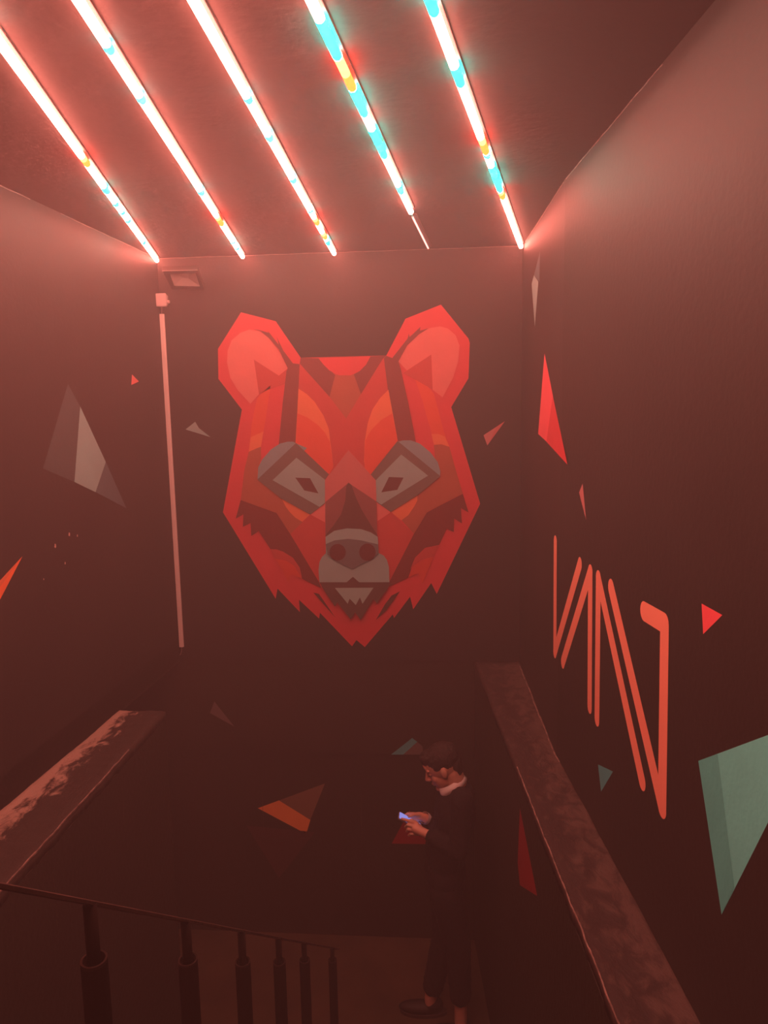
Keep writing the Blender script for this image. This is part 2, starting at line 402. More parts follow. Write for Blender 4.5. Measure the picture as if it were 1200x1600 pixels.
part('head', [([(470, 559), (431, 502), (376.6, 488), (340.6, 545), (341.4, 592), (378, 640), (348.4, 800.4), (430.8, 935.5), (433.7, 919.6), (468.6, 956.4), (467.2, 937), (498.6, 966.5), (500, 957.4), (550, 1009.7), (557, 1000), (570, 1011), (613.6, 960), (615.6, 965.7), (640.8, 932.2), (645.6, 952), (673.7, 910.9), (682.4, 928), (750.3, 787), (705, 636), (732, 591), (734, 536), (732, 529), (689, 476), (633.6, 498), (603.6, 555.5)], 'red')], 0)
part('forehead', [
    ([(468.5, 568), (470, 559), (603, 555.5), (606, 575), (621, 690), (580, 742), (562, 722), (545, 703), (530, 720), (514, 742), (462, 692)], 'red_deep'),
    ([(470, 559), (498, 560), (505, 569), (515, 578), (524, 586), (515, 620), (468.5, 568)], 'band'),
    ([(579, 557), (604, 555.5), (598, 561), (564, 616), (553, 585), (562, 580), (572, 570)], 'band'),
    ([(524, 586), (553, 585), (564, 616), (541, 654), (515, 620)], 'rust'),
    ([(498, 560), (579, 557), (572, 570), (562, 580), (548, 586.5), (530, 586.5), (515, 579), (505, 569)], 'red'),
    ([(466.4, 607), (480, 616), (492, 628), (506, 650), (514, 670), (516, 687), (519, 710), (521, 728), (514, 742), (462, 692)], 'orange'),
    ([(465, 646), (480, 652), (497, 664), (508, 676), (515.5, 690), (520, 720), (521, 730), (514.5, 741), (462.5, 692.5)], 'vermilion'),
    ([(607, 609), (594, 622), (582, 640), (575, 660), (570, 690), (569, 720), (572, 738), (579, 741), (621.5, 688)], 'orange'),
    ([(613, 646), (596, 656), (580, 672), (571, 688), (569.5, 710), (570, 732), (579, 740.5), (621.5, 688)], 'vermilion')], 1)
part('dark_band', [([(397, 514.5), (406, 516), (420, 520), (418, 516), (436, 539), (433, 527), (443, 548), (458, 568), (468.5, 569), (465, 640), (462, 693), (436, 694), (442, 630), (448, 580), (450, 575), (436, 546), (420, 528), (408, 518)], 'band')], 2)
part('dark_band', [([(600, 560), (604, 556), (613, 559.5), (637, 529), (639, 521), (640, 527), (657, 511), (656, 517), (670, 513), (655, 522), (636, 540), (622.5, 565), (626, 576), (638, 630), (650, 691), (621.5, 689), (606, 608)], 'band')], 2)
part('ear', [
    ([(397, 562), (436, 587), (448, 578), (446, 600), (423, 607), (405, 616)], 'red_deep'),
    ([(390, 515), (376, 520), (362, 532), (356, 548), (355, 566), (360, 590), (372, 610), (391.6, 631), (405, 616), (397, 562), (436, 587), (449.6, 575.6), (438, 552), (420, 528), (406, 518)], 'coral')], 1)
part('ear', [
    ([(674, 554), (636, 579), (630, 583), (650, 594), (668, 604), (676, 609)], 'red_deep'),
    ([(688, 510), (670, 513), (652, 524), (636, 540), (622.4, 565), (636, 579), (674, 554), (676, 609), (691.6, 621), (708, 590), (716, 564), (718, 540), (712, 524), (700, 513.6)], 'coral')], 1)
part('cheek', [
    ([(423, 601), (402, 622), (394, 660), (389, 706), (408, 698), (416, 650)], 'vermilion'),
    ([(392, 683), (412, 674), (408, 698), (389, 706)], 'orange'),
    ([(389, 706), (400, 701), (408, 698), (408, 714), (403, 736), (402.7, 749), (440.5, 779), (473.4, 815), (454, 834.3), (432.7, 801.4), (376.5, 781), (382, 735)], 'rust'),
    ([(440.5, 779), (485, 803.5), (472.4, 815), (462, 809), (453, 800), (447, 792)], 'orange'),
    ([(508.3, 786), (485, 803.5), (508, 816)], 'coral'),
    ([(485, 803.5), (508, 816), (509, 863), (502, 873), (498.6, 909), (454, 834.3)], 'red_deep'),
    ([(376.5, 781), (432.7, 801.4), (454, 834.3), (498.6, 909), (502, 918), (472.4, 904), (468.6, 886.7), (458, 871), (442.4, 861.5), (423, 857.6), (404.6, 829.5), (393, 837.2), (392, 816.9), (380, 822.7), (380.8, 803.3), (368.8, 810)], 'maroon'),
    ([(423, 857.6), (432, 858), (442.4, 861.5), (458, 871), (468.6, 886.7), (471.5, 903), (430, 872)], 'red_deep'),
    ([(430, 872), (448, 876), (460, 884), (471.5, 903), (454, 898), (452, 911), (440, 888)], 'leaf'),
    ([(490, 925.4), (498.6, 927.4), (524, 964)], 'slot')], 1)
part('cheek', [
    ([(649, 593), (668, 604), (678, 615), (694, 676), (702, 698), (678, 695), (674, 676), (660, 626)], 'vermilion'),
    ([(674, 678), (685, 678), (695, 682), (702, 698), (690, 694), (678, 695)], 'orange'),
    ([(678, 695), (690, 694.5), (702, 698), (712, 734), (723, 771), (667, 800), (646.6, 834), (628, 813), (652.4, 773), (689, 745), (686, 735), (680, 716)], 'rust'),
    ([(652.4, 773.5), (610.7, 799.5), (627, 813), (638, 805), (648, 790), (652, 782)], 'orange'),
    ([(588.4, 784), (610.7, 800), (590, 814)], 'coral'),
    ([(610.7, 800.5), (590, 814), (592, 864), (604, 873), (608.8, 908), (646.6, 834.3)], 'red_deep'),
    ([(723, 771.4), (732, 800.4), (720, 793.6), (721.8, 817.5), (709.6, 810), (709, 831), (698, 825.6), (686.3, 851), (664, 855.7), (648.5, 871), (638, 902), (606, 917), (608.8, 908), (646.6, 834.3), (667, 800.4)], 'maroon'),
    ([(686, 852), (664, 855.7), (648.5, 871), (641, 889), (656, 875), (677.6, 869)], 'red_deep'),
    ([(677.6, 870), (664, 873), (646.6, 883), (638, 902), (653.4, 895.4), (660, 911)], 'leaf'),
    ([(625, 923.5), (612, 930), (602, 943), (587.5, 968), (604, 953)], 'slot')], 1)
def eye(brow, frame, light, pup):
    o = part('eye', [(brow, 'brow_grey'), (frame, 'taupe'), (light, 'grey'), (pup, 'pupil')], 3)
eye([(403, 748), (404, 730), (410, 718), (424, 702), (438, 693), (450, 690), (458, 690), (464, 693), (480, 700), (430, 750)],
    [(463, 692), (514.5, 741), (508, 750), (508.5, 786), (485, 803.5), (440.5, 779), (402.7, 749)],
    [(463.6, 715), (426.5, 750), (499.6, 791.7), (508.3, 785), (508, 749)],
    [(462, 746), (485, 747), (498, 770.6), (476, 766)])
eye([(619, 691), (630, 688), (642, 688), (656, 693), (672, 706), (684, 722), (688, 736), (687, 746), (640, 710)],
    [(621.5, 689), (688.5, 744), (652.4, 773.5), (610.7, 799.5), (588.4, 784), (587.5, 751), (579.7, 741.3)],
    [(627, 710), (669, 743), (596, 788), (588.4, 783), (587.5, 750)],
    [(608, 745), (630.6, 746), (621, 765), (596, 769)])
part('nose_bridge', [
    ([(545, 703), (508.3, 750), (508.3, 784), (509, 836), (590, 836), (588.4, 783), (587.5, 750)], 'rose'),
    ([(545, 754), (509, 784), (509, 837), (589.6, 837), (588.4, 783)], 'mauve'),
    ([(545, 753.5), (541.5, 760), (540, 782), (533.5, 803), (522, 820), (508.5, 837), (530, 848), (570, 848), (590.4, 836), (577, 815), (565, 795), (557, 778), (549.5, 757)], 'umber')], 5)
def circ(cx, cy, rx, ry, n=24): return [(cx+rx*math.cos(2*math.pi*i/n), cy+ry*math.sin(2*math.pi*i/n)) for i in range(n)]
part('muzzle', [
    ([(509.5, 838), (523, 828.5), (543, 824.7), (565, 826), (580, 831), (590.8, 838), (592, 863), (600, 867), (605, 874), (608, 885), (608.8, 908.5), (500, 908.5), (498.5, 890), (500, 877), (504, 869), (510, 863.5)], 'muzzle'),
    ([(500, 908.5), (608.8, 908.5), (607, 917), (589.4, 941), (583.6, 935), (564, 967), (555.5, 955.5), (548.5, 966), (527.7, 940), (523.8, 945.8), (505, 917.7)], 'chin'),
    ([(541, 909.5), (552, 900), (563, 909.5)], 'chin'),
    ([(524, 917.3), (584, 917), (567, 942), (563, 932), (556.5, 944), (547, 934), (544, 942)], 'lip')], 7)
part('nose', [
    ([(510, 849), (524, 843), (545, 840.6), (565, 843), (591, 849), (592, 864), (578, 873), (551.6, 887), (528, 876), (513, 865)], 'nose_grey'),
    (circ(528.6, 861.5, 12.8, 13), 'nostril'), (circ(574.8, 861.3, 12.8, 13.5), 'nostril')], 10)

GT = None
painted('painted_triangle', W_BACK, [([(290, 671), (305, 659), (311, 669)], 'grey'), ([(290, 671), (311, 669), (329, 683)], 'shard_pale')], 'small pale grey triangle painted beside the bear’s left cheek', 'painted shape')
painted('painted_triangle', W_BACK, [([(755.6, 680), (789, 658), (761.4, 696)], 'rose'), ([(755.6, 680), (774, 668), (765, 691), (761.4, 696)], 'pink')], 'small pink triangle painted beside the bear’s right cheek', 'painted shape')
painted('painted_shard', W_LEFT, [([(106, 600), (67, 732), (116, 753), (125, 635)], 'shard_faded'), ([(125, 635), (116, 753), (149, 769), (165, 722)], 'shard_pale'), ([(165, 722), (149, 769), (197, 794)], 'shard_mid')], 'large three-toned grey shard painted on the left wall', 'painted shape')
painted('painted_triangle', W_LEFT, [([(206, 585), (205, 601.6), (217, 596)], 'coral')], 'tiny orange-red triangle painted high on the left wall near the cable conduit', 'painted shape')
painted('painted_triangle', W_LEFT, [([(35, 869), (-25, 934), (-25, 985)], 'tangerine'), ([(35, 869), (-25, 934), (-25, 951)], 'orange')], 'bright orange triangle painted on the left wall, cut by the left edge of the picture', 'painted shape')
painted('painted_shard', W_R1, [([(844, 393), (834.5, 430), (843, 440)], 'shard_mid'), ([(834.5, 430), (831, 444), (836, 511), (841.5, 440)], 'shard_pale')], 'narrow grey shard painted highest on the right wall beside the corner', 'painted shape')
painted('painted_shard', W_R1, [([(851, 552), (841, 678), (854, 690), (864, 618)], 'signal'), ([(864, 618), (854, 690), (887, 726)], 'red')], 'tall bright red shard painted on the right wall beside the corner', 'painted shape')
painted('painted_triangle', W_R2, [([(910.6, 755.5), (905, 769.5), (916, 812.6)], 'pink')], 'small slim pink triangle painted above the orange zigzag strokes', 'painted shape')
painted('painted_triangle', W_R2, [([(1096.6, 943), (1129, 961), (1099, 991)], 'signal')], 'small bright red triangle painted right of the orange zigzag strokes', 'painted shape')
painted('painted_triangle', W_R2, [([(934.6, 1194.4), (958, 1205.5), (939.4, 1237)], 'slate')], 'small slate grey triangle painted below the orange zigzag strokes', 'painted shape')
painted('painted_shard', W_R2, [([(1091.7, 1188.8), (1285, 1117), (1128, 1429)], 'teal'), ([(1091.7, 1188.8), (1121.7, 1178), (1148, 1387), (1128, 1429)], 'teal_deep')], 'large grey-green shard painted low on the right wall', 'painted shape')
painted('painted_triangle', W_BEAM, [([(335, 1096), (328, 1114), (366, 1135)], 'dusk')], 'faint mauve triangle painted below the bear at the upper left of the stairwell wall', 'painted shape')
painted('painted_triangle', W_BEAM, [([(644, 1153), (611, 1179), (662, 1179), (660, 1166)], 'dusk'), ([(644, 1153), (611, 1179), (630, 1179), (652, 1159)], 'slate')], 'grey triangle painted on the stairwell wall behind the person’s head', 'painted shape')
painted('painted_shard', W_LOW, [([(402.8, 1262.7), (436, 1250.5), (485, 1281), (478.7, 1303)], 'burnt'), ([(436, 1250.5), (507.8, 1224), (485, 1281)], 'brown')], 'orange and brown arrowhead shard painted on the stairwell wall left of the person', 'painted shape')
painted('painted_triangle', W_LOW, [([(640, 1266), (612, 1318), (668, 1319)], 'wine')], 'dark red triangle painted on the stairwell wall behind the person’s hands', 'painted shape')
painted('painted_triangle', W_LOW, [([(385, 1290), (492, 1300), (436, 1372)], 'dim')], 'barely visible dark red triangle painted below the orange arrowhead shard', 'painted shape')
painted('painted_shard', W_LR, [([(812.5, 1262.5), (809, 1348), (812.5, 1383), (839.6, 1400)], 'wine')], 'tall dark red shard painted on the wall under the right ledge', 'painted shape')

# orange zigzag strokes
def stroke_piece(bm, wall, pts, wid, k):
    """a round-ended brush line of even width along image-measured points on the wall"""
    P = [wall.at(x, y, .001+.0004*k) for x, y in pts]; ex = Vector((0, 0, 1)).cross(wall.n).normalized(); ez = Vector((0, 0, 1))
    Q = [(p.dot(ex), p.dot(ez)) for p in P]; o = P[0]-ex*Q[0][0]-ez*Q[0][1]
    L, R = [], []
    n = len(Q); r = wid/2
    def nrm(a, b):
        dx, dy = b[0]-a[0], b[1]-a[1]; l = math.hypot(dx, dy); return (-dy/l, dx/l)
    ns = [nrm(Q[i], Q[i+1]) for i in range(n-1)]
    for i, q in enumerate(Q):
        if i == 0: nn = ns[0]; s = 1
        elif i == n-1: nn = ns[-1]; s = 1
        else:
            nn = (ns[i-1][0]+ns[i][0], ns[i-1][1]+ns[i][1]); l = math.hypot(*nn); nn = (nn[0]/l, nn[1]/l); s = min(4.0, 1/max(.2, nn[0]*ns[i][0]+nn[1]*ns[i][1]))
        L.append((q[0]+nn[0]*r*s, q[1]+nn[1]*r*s)); R.append((q[0]-nn[0]*r*s, q[1]-nn[1]*r*s))
    def cap(q, nn, sgn):
        t = (nn[1]*sgn, -nn[0]*sgn); out = []
        for i in range(1, 8):
            a = math.pi*i/8; out.append((q[0]+nn[0]*r*math.cos(a)+t[0]*r*math.sin(a), q[1]+nn[1]*r*math.cos(a)+t[1]*r*math.sin(a)))
        return out
    poly = L + cap(Q[-1], ns[-1], 1) + R[::-1] + cap(Q[0], ns[0], -1)[::-1]
    f = bm.faces.new([bm.verts.new(o+ex*a+ez*b) for a, b in poly]); f.normal_update()
    if f.normal.dot(wall.n) < 0: f.normal_flip()
mark = empty('painted_zigzag', tuple(W_R2.at(955, 1280)), 'orange zigzag brush strokes painted across the right wall', 'painted shape')
ORG = mat('orange_mark_paint', (.88, .36, .25), .5, .3, .1, 50)
for k, (wl, pts, wd) in enumerate([
        (W_R2, [(868, 846), (867.2, 1019), (906.5, 881)], .058), (W_R2, [(879.5, 1035), (922.8, 893), (921.7, 1104)], .058),
        (W_R2, [(933, 1123), (935.3, 903), (1004, 1221)], .060), (W_R2, [(955, 918), (1035, 1262), (1039, 974), (1007, 955)], .064)]):
    bm = bmesh.new()
    for q, (a, b) in enumerate(zip(pts, pts[1:])): stroke_piece(bm, wl, [a, b], wd, q)
    bmesh.ops.triangulate(bm, faces=bm.faces, ngon_method='EAR_CLIP'); bmesh.ops.translate(bm, verts=bm.verts, vec=-mark.location)
    finish(bm, 'brush_stroke', ORG, mark)

# ------------------------------------------------------------ conduit, junction box, floodlight
M['pvc'] = mat('pale_conduit_plastic', (.72, .68, .64), .45, .4, .05, 80, .05, 6)
M['cable'] = mat('thin_cable', (.25, .2, .18), .5, .3)
P_T = W_BACK.at(253.5, 491, .001); P_B = W_BACK.at(284.5, 1010, .001)
cr = empty('cable_conduit', tuple(P_B), 'long pale plastic cable conduit running down the left corner of the bear wall', 'conduit')
bm = bmesh.new(); ax = (P_T-P_B); sd = Vector((1, 0, 0))*.0145
prism(bm, [Vector((0, 0, 0))-sd, sd, sd+Vector((0, -.012, 0)), sd*.8+Vector((0, -.016, 0)), -sd*.8+Vector((0, -.016, 0)), -sd+Vector((0, -.012, 0))], ax)
finish(bm, 'trunking', M['pvc'], cr)
bm = bmesh.new(); K = [Vector((0, -.006, 0)), Vector((-.003, -.004, -.03)), Vector((-.012, -.004, -.055)), Vector((-.02, -.003, -.06))]
for a, b in zip(K, K[1:]): tube(bm, a, b, .0025, .0025, 8)
finish(bm, 'cable_tail', M['cable'], cr)
bc = W_BACK.at(254.8, 470.3)
jb = empty('junction_box', (bc.x, bc.y, bc.z), 'small pale square junction box above the conduit', 'box')
M['box'] = mat('junction_box_plastic', (.50, .46, .44), .5, .3)
bm = bmesh.new(); box(bm, -.037, .037, -.045, -.001, -.038, .038)
bmesh.ops.bevel(bm, geom=[e for e in bm.edges], offset=.008, segments=3, affect='EDGES'); finish(bm, 'box_body', M['box'], jb, True)
bm = bmesh.new(); box(bm, -.039, .039, -.052, -.044, -.040, .040)
bmesh.ops.bevel(bm, geom=[e for e in bm.edges], offset=.003, segments=2, affect='EDGES'); finish(bm, 'lid', M['box'], jb)
bm = bmesh.new(); tube(bm, (.036, -.022, -.01), (.05, -.022, -.01), .011, .009, 12); finish(bm, 'gland', M['box'], jb)
bm = bmesh.new(); tube(bm, (-.005, -.012, -.036), P_T-Vector(jb.location)+Vector((0, -.008, 0)), .0025, .0025, 8); finish(bm, 'cable', M['cable'], jb)

M['flood'] = mat('dark_floodlight_casing', (.045, .035, .03), .45, .4)
M['reflector'] = mat('satin_reflector', (.52, .47, .43), .4, .5)
M['bevelhi'] = mat('casing_edge_highlight', (.30, .26, .24), .4, .4)  # pale colour standing in for a highlight along one casing edge
def onY(x, y, Y): d = ray(x, y); return d*(Y/d.y)
c4 = [onY(253.5, 423, 4.44), onY(309, 421.5, 4.47), onY(319, 453, 4.64), onY(268, 452, 4.61)]     # front rim, lamp tilted down
i4 = [onY(264.5, 430.5, 4.47), onY(305.5, 428.5, 4.49), onY(313, 449, 4.61), onY(272, 451, 4.58)]
nn = (c4[1]-c4[0]).cross(c4[3]-c4[0]).normalized()
if nn.dot(c4[0]) > 0: nn = -nn
fl = empty('floodlight', tuple((c4[2]+c4[3])/2), 'unlit dark floodlight tilted down at the upper left of the bear wall', 'light')
o0 = Vector(fl.location)
def pl(p, off): return p-o0+nn*off
bm = bmesh.new()
cen = sum(c4, Vector())/4
proj = [i4[k]+nn*((c4[k]-i4[k]).dot(nn)) for k in range(4)]
A = [bm.verts.new(pl(c, 0)) for c in c4]; B = [bm.verts.new(pl(c, .002)) for c in proj]; Cc = [bm.verts.new(pl(c.lerp(cen, .04), -.018)) for c in proj]
D = [bm.verts.new(pl(c, -.03)) for c in c4]; Eb = [bm.verts.new(pl(c.lerp(cen, .35), -.055)) for c in c4]
for k in range(4):
    j = (k+1) % 4
    bm.faces.new((A[k], A[j], B[j], B[k])); bm.faces.new((B[k], B[j], Cc[j], Cc[k])); bm.faces.new((A[j], A[k], D[k], D[j])); bm.faces.new((D[j], D[k], Eb[k], Eb[j]))
bm.faces.new(Eb); bmesh.ops.recalc_face_normals(bm, faces=bm.faces)
finish(bm, 'casing', M['flood'], fl)
bm = bmesh.new(); in2 = [proj[0].lerp(cen, .62), proj[1].lerp(cen, .55), proj[2].lerp(cen, .75), proj[3].lerp(cen, .80)]
R1 = [bm.verts.new(pl(c.lerp(cen, .02), -.004)) for c in proj]; R2 = [bm.verts.new(pl(c, -.026)) for c in in2]
for k in range(4): bm.faces.new((R1[k], R1[(k+1) % 4], R2[(k+1) % 4], R2[k]))
bm.faces.new(R2); finish(bm, 'reflector', M['reflector'], fl)
bm = bmesh.new(); tube(bm, pl(c4[0], .002), pl(c4[1], .002), .0022, .0022, 6); finish(bm, 'rim', M['bevelhi'], fl)
bm = bmesh.new(); e1 = pl(cen, -.05)
box(bm, e1.x-.035, e1.x+.035, e1.y-.004, YB-o0.y-.001, e1.z-.006, e1.z+.006); finish(bm, 'bracket', M['flood'], fl)

# ------------------------------------------------------------ stair railing
M['iron'] = mat('black_iron', (.008, .006, .005), .8, .12, .1, 60)
M['ironrim'] = mat('paler_iron_rim', (.022, .015, .012), .8, .15)  # slightly paler than the sleeve iron
VR = ray(700, 1515).normalized()
def along(px0, py0, z0, xs):
    """points on the descending rail line whose image columns are xs"""
    p0 = ray(px0, py0)*z0; out = []
    for x in xs:
        n_ = Vector(fwd*((x-600)/FOC)-right)      # plane through the eye containing column x
        out.append(p0 - VR*(p0.dot(n_)/VR.dot(n_)))
    return out
def to_vert(x, y, p):                              # the point at image row y straight below p
    n_ = fwd*((y-800)/FOC)+up; return Vector((p.x, p.y, -(p.x*n_.x+p.y*n_.y)/n_.z))
Z0 = 1.15
tops = along(140, 1413, Z0, [140, 290, 377, 435, 475, 519])
rl = empty('stair_railing', (tops[0].x, tops[0].y, HL), 'black iron stair railing descending at the lower left, with sleeved balusters', 'railing')
o0 = Vector(rl.location)
ends = along(140, 1413, Z0, [-60, 528])
bm = bmesh.new(); dirr = (ends[1]-ends[0])
sidev = dirr.cross(Vector((0, 0, 1))).normalized(); upv = sidev.cross(dirr).normalized()
prism(bm, [ends[0]-o0+sidev*a+upv*b for a, b in ((-.008, -.001), (.008, -.001), (.008, .004), (.006, .0055), (-.006, .0055), (-.008, .004))], dirr)
M['rail'] = mat('worn_handrail_paint', (.05, .035, .028), .5, .5, .1, 60, .3, 20)
finish(bm, 'handrail', M['rail'], rl)
for p, x in zip(tops, (140, 290, 377, 435, 475, 519)):
    n_steps = max(0, math.floor((p.y-.9)/RUN)+1); zt = HL-RISE*min(NS, n_steps) if p.y > .9 else HL
    zt = max(zt, HF)
    col = to_vert(x, 1500 + (3 if x in (377, 435) else 0), p).z
    bm = bmesh.new(); tube(bm, p-o0, Vector((p.x, p.y, col-.05))-o0, .0105, .0105, 14)
    b = finish(bm, 'baluster', M['iron'], rl, True)
    bm = bmesh.new(); seg = 24; r1, r2 = .0205, .0170
    rings = [(r2, col-.05), (r2, col), (r1-.001, col+.001), (r1, col-.003), (r1, zt)]
    prev = None
    for r_, z_ in rings:
        cur = [bm.verts.new(Vector((p.x+r_*math.cos(2*math.pi*i/seg), p.y+r_*math.sin(2*math.pi*i/seg), z_))-o0) for i in range(seg)]
        if prev:
            for i in range(seg): bm.faces.new((prev[i], prev[(i+1) % seg], cur[(i+1) % seg], cur[i]))
        prev = cur
    bmesh.ops.recalc_face_normals(bm, faces=bm.faces)
    s = finish(bm, 'sleeve', M['iron'], b, True)
    bm = bmesh.new(); prev = None; first = None
    for i in range(seg):
        a = 2*math.pi*i/seg
        cur = [bm.verts.new(Vector((p.x+r_*math.cos(a), p.y+r_*math.sin(a), z_))-o0) for r_, z_ in ((.0172, col-.004), (.0172, col+.002), (.0205, col+.002), (.0207, col-.003))]
        if prev:
            for k in range(4): bm.faces.new((prev[k], prev[(k+1) % 4], cur[(k+1) % 4], cur[k]))
        else: first = cur
        prev = cur
    for k in range(4): bm.faces.new((prev[k], prev[(k+1) % 4], first[(k+1) % 4], first[k]))
    bmesh.ops.recalc_face_normals(bm, faces=bm.faces)
    finish(bm, 'sleeve_rim', M['ironrim'], b)

# ------------------------------------------------------------ the person on the lower floor
M['skin'] = mat('skin', (.62, .36, .26), .5, .4, .05, 90, .06, 20)
M['hair'] = mat('dark_hair', (.02, .014, .012), .5, .4, .6, 220)
M['sweater'] = mat('black_sweater', (.014, .012, .013), .9, .2, .3, 160)
M['trousers'] = mat('black_trousers', (.015, .013, .013), .9, .2, .2, 120)
M['shirt'] = mat('white_shirt', (.82, .80, .76), .7, .3, .05, 120)
M['shoe'] = mat('dark_shoe', (.009, .008, .007), .6, .4, .1, 60)
M['sole'] = mat('pale_sole', (.05, .04, .035), .6, .3)
YP = 3.99
def pp(x, y, s): d = ray(x, y); return d*((YP-s)/d.y)
PO = Vector((-.02, YP, HF))
def q_(v): return v-PO
def A3(a, s, z): return Vector((-a, -s, z))         # forward, towards his left, up
def ell(bm, c, r, rot=None, seg=20):
    """ellipsoid, radii along forward / side / up"""
    g = bmesh.ops.create_uvsphere(bm, u_segments=seg, v_segments=seg//2+2, radius=1)['verts']
    for v in g:
        p = Vector((v.co.x*r[0], v.co.y*r[1], v.co.z*r[2]))
        if rot is not None: p = rot @ p
        v.co = p+Vector(c)
def limb(bm, pts, seg=14):
    """chain of tapered capsules; pts = [(position, radius)]"""
    for (a, ra), (b, rb) in zip(pts, pts[1:]):
        tube(bm, a, b, ra, rb, seg)
    for a, ra in pts: ell(bm, a, (ra,)*3, seg=seg)
def fuse(bm, name, m, voxel, parent=None, smooth=3, origin=None, rough=0):
    """melts overlapping closed shapes into one continuous skin"""
    me = bpy.data.meshes.new('raw'); bm.to_mesh(me); bm.free()
    o = bpy.data.objects.new('raw', me); C.objects.link(o)
    r = o.modifiers.new('r', 'REMESH'); r.mode = 'VOXEL'; r.voxel_size = voxel
    s = o.modifiers.new('s', 'SMOOTH'); s.iterations = smooth; s.factor = .5
    dg = bpy.context.evaluated_depsgraph_get(); out = bpy.data.meshes.new_from_object(o.evaluated_get(dg))
    bpy.data.objects.remove(o)
    if rough:
        nrm = [v.normal.copy() for v in out.vertices]; vco = [None]*len(nrm)
        for v in out.vertices:
            k = noise.noise(Vector((v.co.x*60, v.co.y*60, v.co.z*40)))+.5*noise.noise(Vector(v.co)*150)
            vco[v.index] = nrm[v.index]*rough*k
        for v, d_ in zip(out.vertices, vco): v.co += d_
    for p in out.polygons: p.use_smooth = True
    out.materials.clear()
    return link(name, out, m, parent)

HT = math.radians(27)
HR = Matrix.Rotation(-HT, 3, 'Y')                     # nods the head towards -X
HO = q_(pp(692.5, 1199, 0))
def H(a, s, z): return HO + HR @ Vector((-a, -s, z))
j = dict(neck=q_(pp(716, 1233, 0)), shl=q_(pp(722, 1252, .175)), ell_=q_(pp(716, 1330, .22)), wrl=q_(pp(669, 1304, .085)),
         shr=q_(pp(712, 1234, -.175)), elr=q_(pp(708, 1300, -.20)), wrr=q_(pp(664, 1278, -.055)))
hipz = .93
hip = A3(-.02, 0, hipz)
legs = {}
for s, (kx, ky, ax, ay) in ((.085, (716, 1480, 720, 1572)), (-.085, (694, 1462, 673, 1558))):
    legs[s] = [A3(-.03, s, hipz), q_(pp(kx, ky, s)), q_(pp(ax, ay, s))]
def hand_near(bm):
    W0 = j['wrl']; K = lambda x, y, s: q_(pp(x, y, s))
    palm = [(W0, .024), (K(660, 1300, .075), .026), (K(650, 1295, .06), .026)]
    limb(bm, palm); ell(bm, K(653, 1299, .062), (.028, .020, .026)); ell(bm, K(651, 1291, .05), (.024, .018, .022))
    for pts in ([(K(650, 1286, .045), .0105), (K(640, 1283, .045), .0095), (K(628, 1279.5, .035), .0080)],
                [(K(648, 1291.5, .055), .0105), (K(637, 1289, .055), .0095), (K(633.5, 1292, .04), .0085)],
                [(K(648, 1297.5, .06), .0100), (K(638, 1296, .06), .0092), (K(635.5, 1299, .045), .0080)],
                [(K(650, 1303.5, .06), .0092), (K(641, 1303, .06), .0082), (K(638.5, 1305.5, .05), .0072)],
                [(K(657, 1292, .045), .0120), (K(650, 1285, .03), .0100), (K(642, 1281, .012), .0088)]):
        limb(bm, pts, 10)
def hand_far(bm):
    W0 = j['wrr']; K = lambda x, y, s: q_(pp(x, y, s))
    limb(bm, [(W0, .024), (K(656, 1276, -.05), .026), (K(648, 1276, -.045), .024)])
    ell(bm, K(650, 1278, -.042), (.028, .018, .024))
    for pts in ([(K(646, 1271.5, -.05), .0100), (K(637, 1271.5, -.055), .0092), (K(632, 1275, -.048), .0080)],
                [(K(647, 1276, -.052), .0100), (K(638, 1278, -.055), .0090), (K(633.5, 1281, -.045), .0080)],
                [(K(648, 1280, -.052), .0098), (K(640, 1284, -.052), .0088), (K(636, 1287, -.04), .0078)],
                [(K(651, 1284, -.05), .0088), (K(644, 1289, -.05), .0078), (K(641, 1291, -.04), .0070)],
                [(K(655, 1274, -.035), .0115), (K(647, 1273, -.022), .0098), (K(639, 1276, -.010), .0086)]):
        limb(bm, pts, 10)
bm = bmesh.new()
# head: skull, jaw, chin, brow, nose, lips, lids, ears
ell(bm, H(-.006, 0, .03), (.098, .076, .098), HR, 32); ell(bm, H(.038, 0, -.040), (.058, .058, .076), HR, 24)
ell(bm, H(.010, 0, -.06), (.06, .058, .045), HR, 20); ell(bm, H(.076, 0, -.100), (.022, .026, .018), HR)
ell(bm, H(.080, .0, .034), (.017, .052, .012), HR); ell(bm, H(.088, 0, .06), (.010, .045, .03), HR)
limb(bm, [(H(.094, 0, .018), .0080), (H(.110, 0, -.010), .0098), (H(.118, 0, -.026), .0115)])
for s in (-1, 1):
    ell(bm, H(.104, s*.012, -.030), (.012, .008, .008), HR); ell(bm, H(.076, s*.030, .008), (.013, .016, .011), HR)
    ell(bm, H(.058, s*.036, -.026), (.026, .022, .026), HR)
    ell(bm, H(-.006, s*.077, .002), (.019, .013, .034), HR @ Matrix.Rotation(.2, 3, 'Y')); ell(bm, H(-.004, s*.073, -.022), (.010, .008, .014), HR)
ell(bm, H(.094, 0, -.058), (.012, .022, .006), HR); ell(bm, H(.090, 0, -.069), (.012, .019, .007), HR)
limb(bm, [(H(-.03, 0, -.045), .062), (j['neck'], .060)], 18)
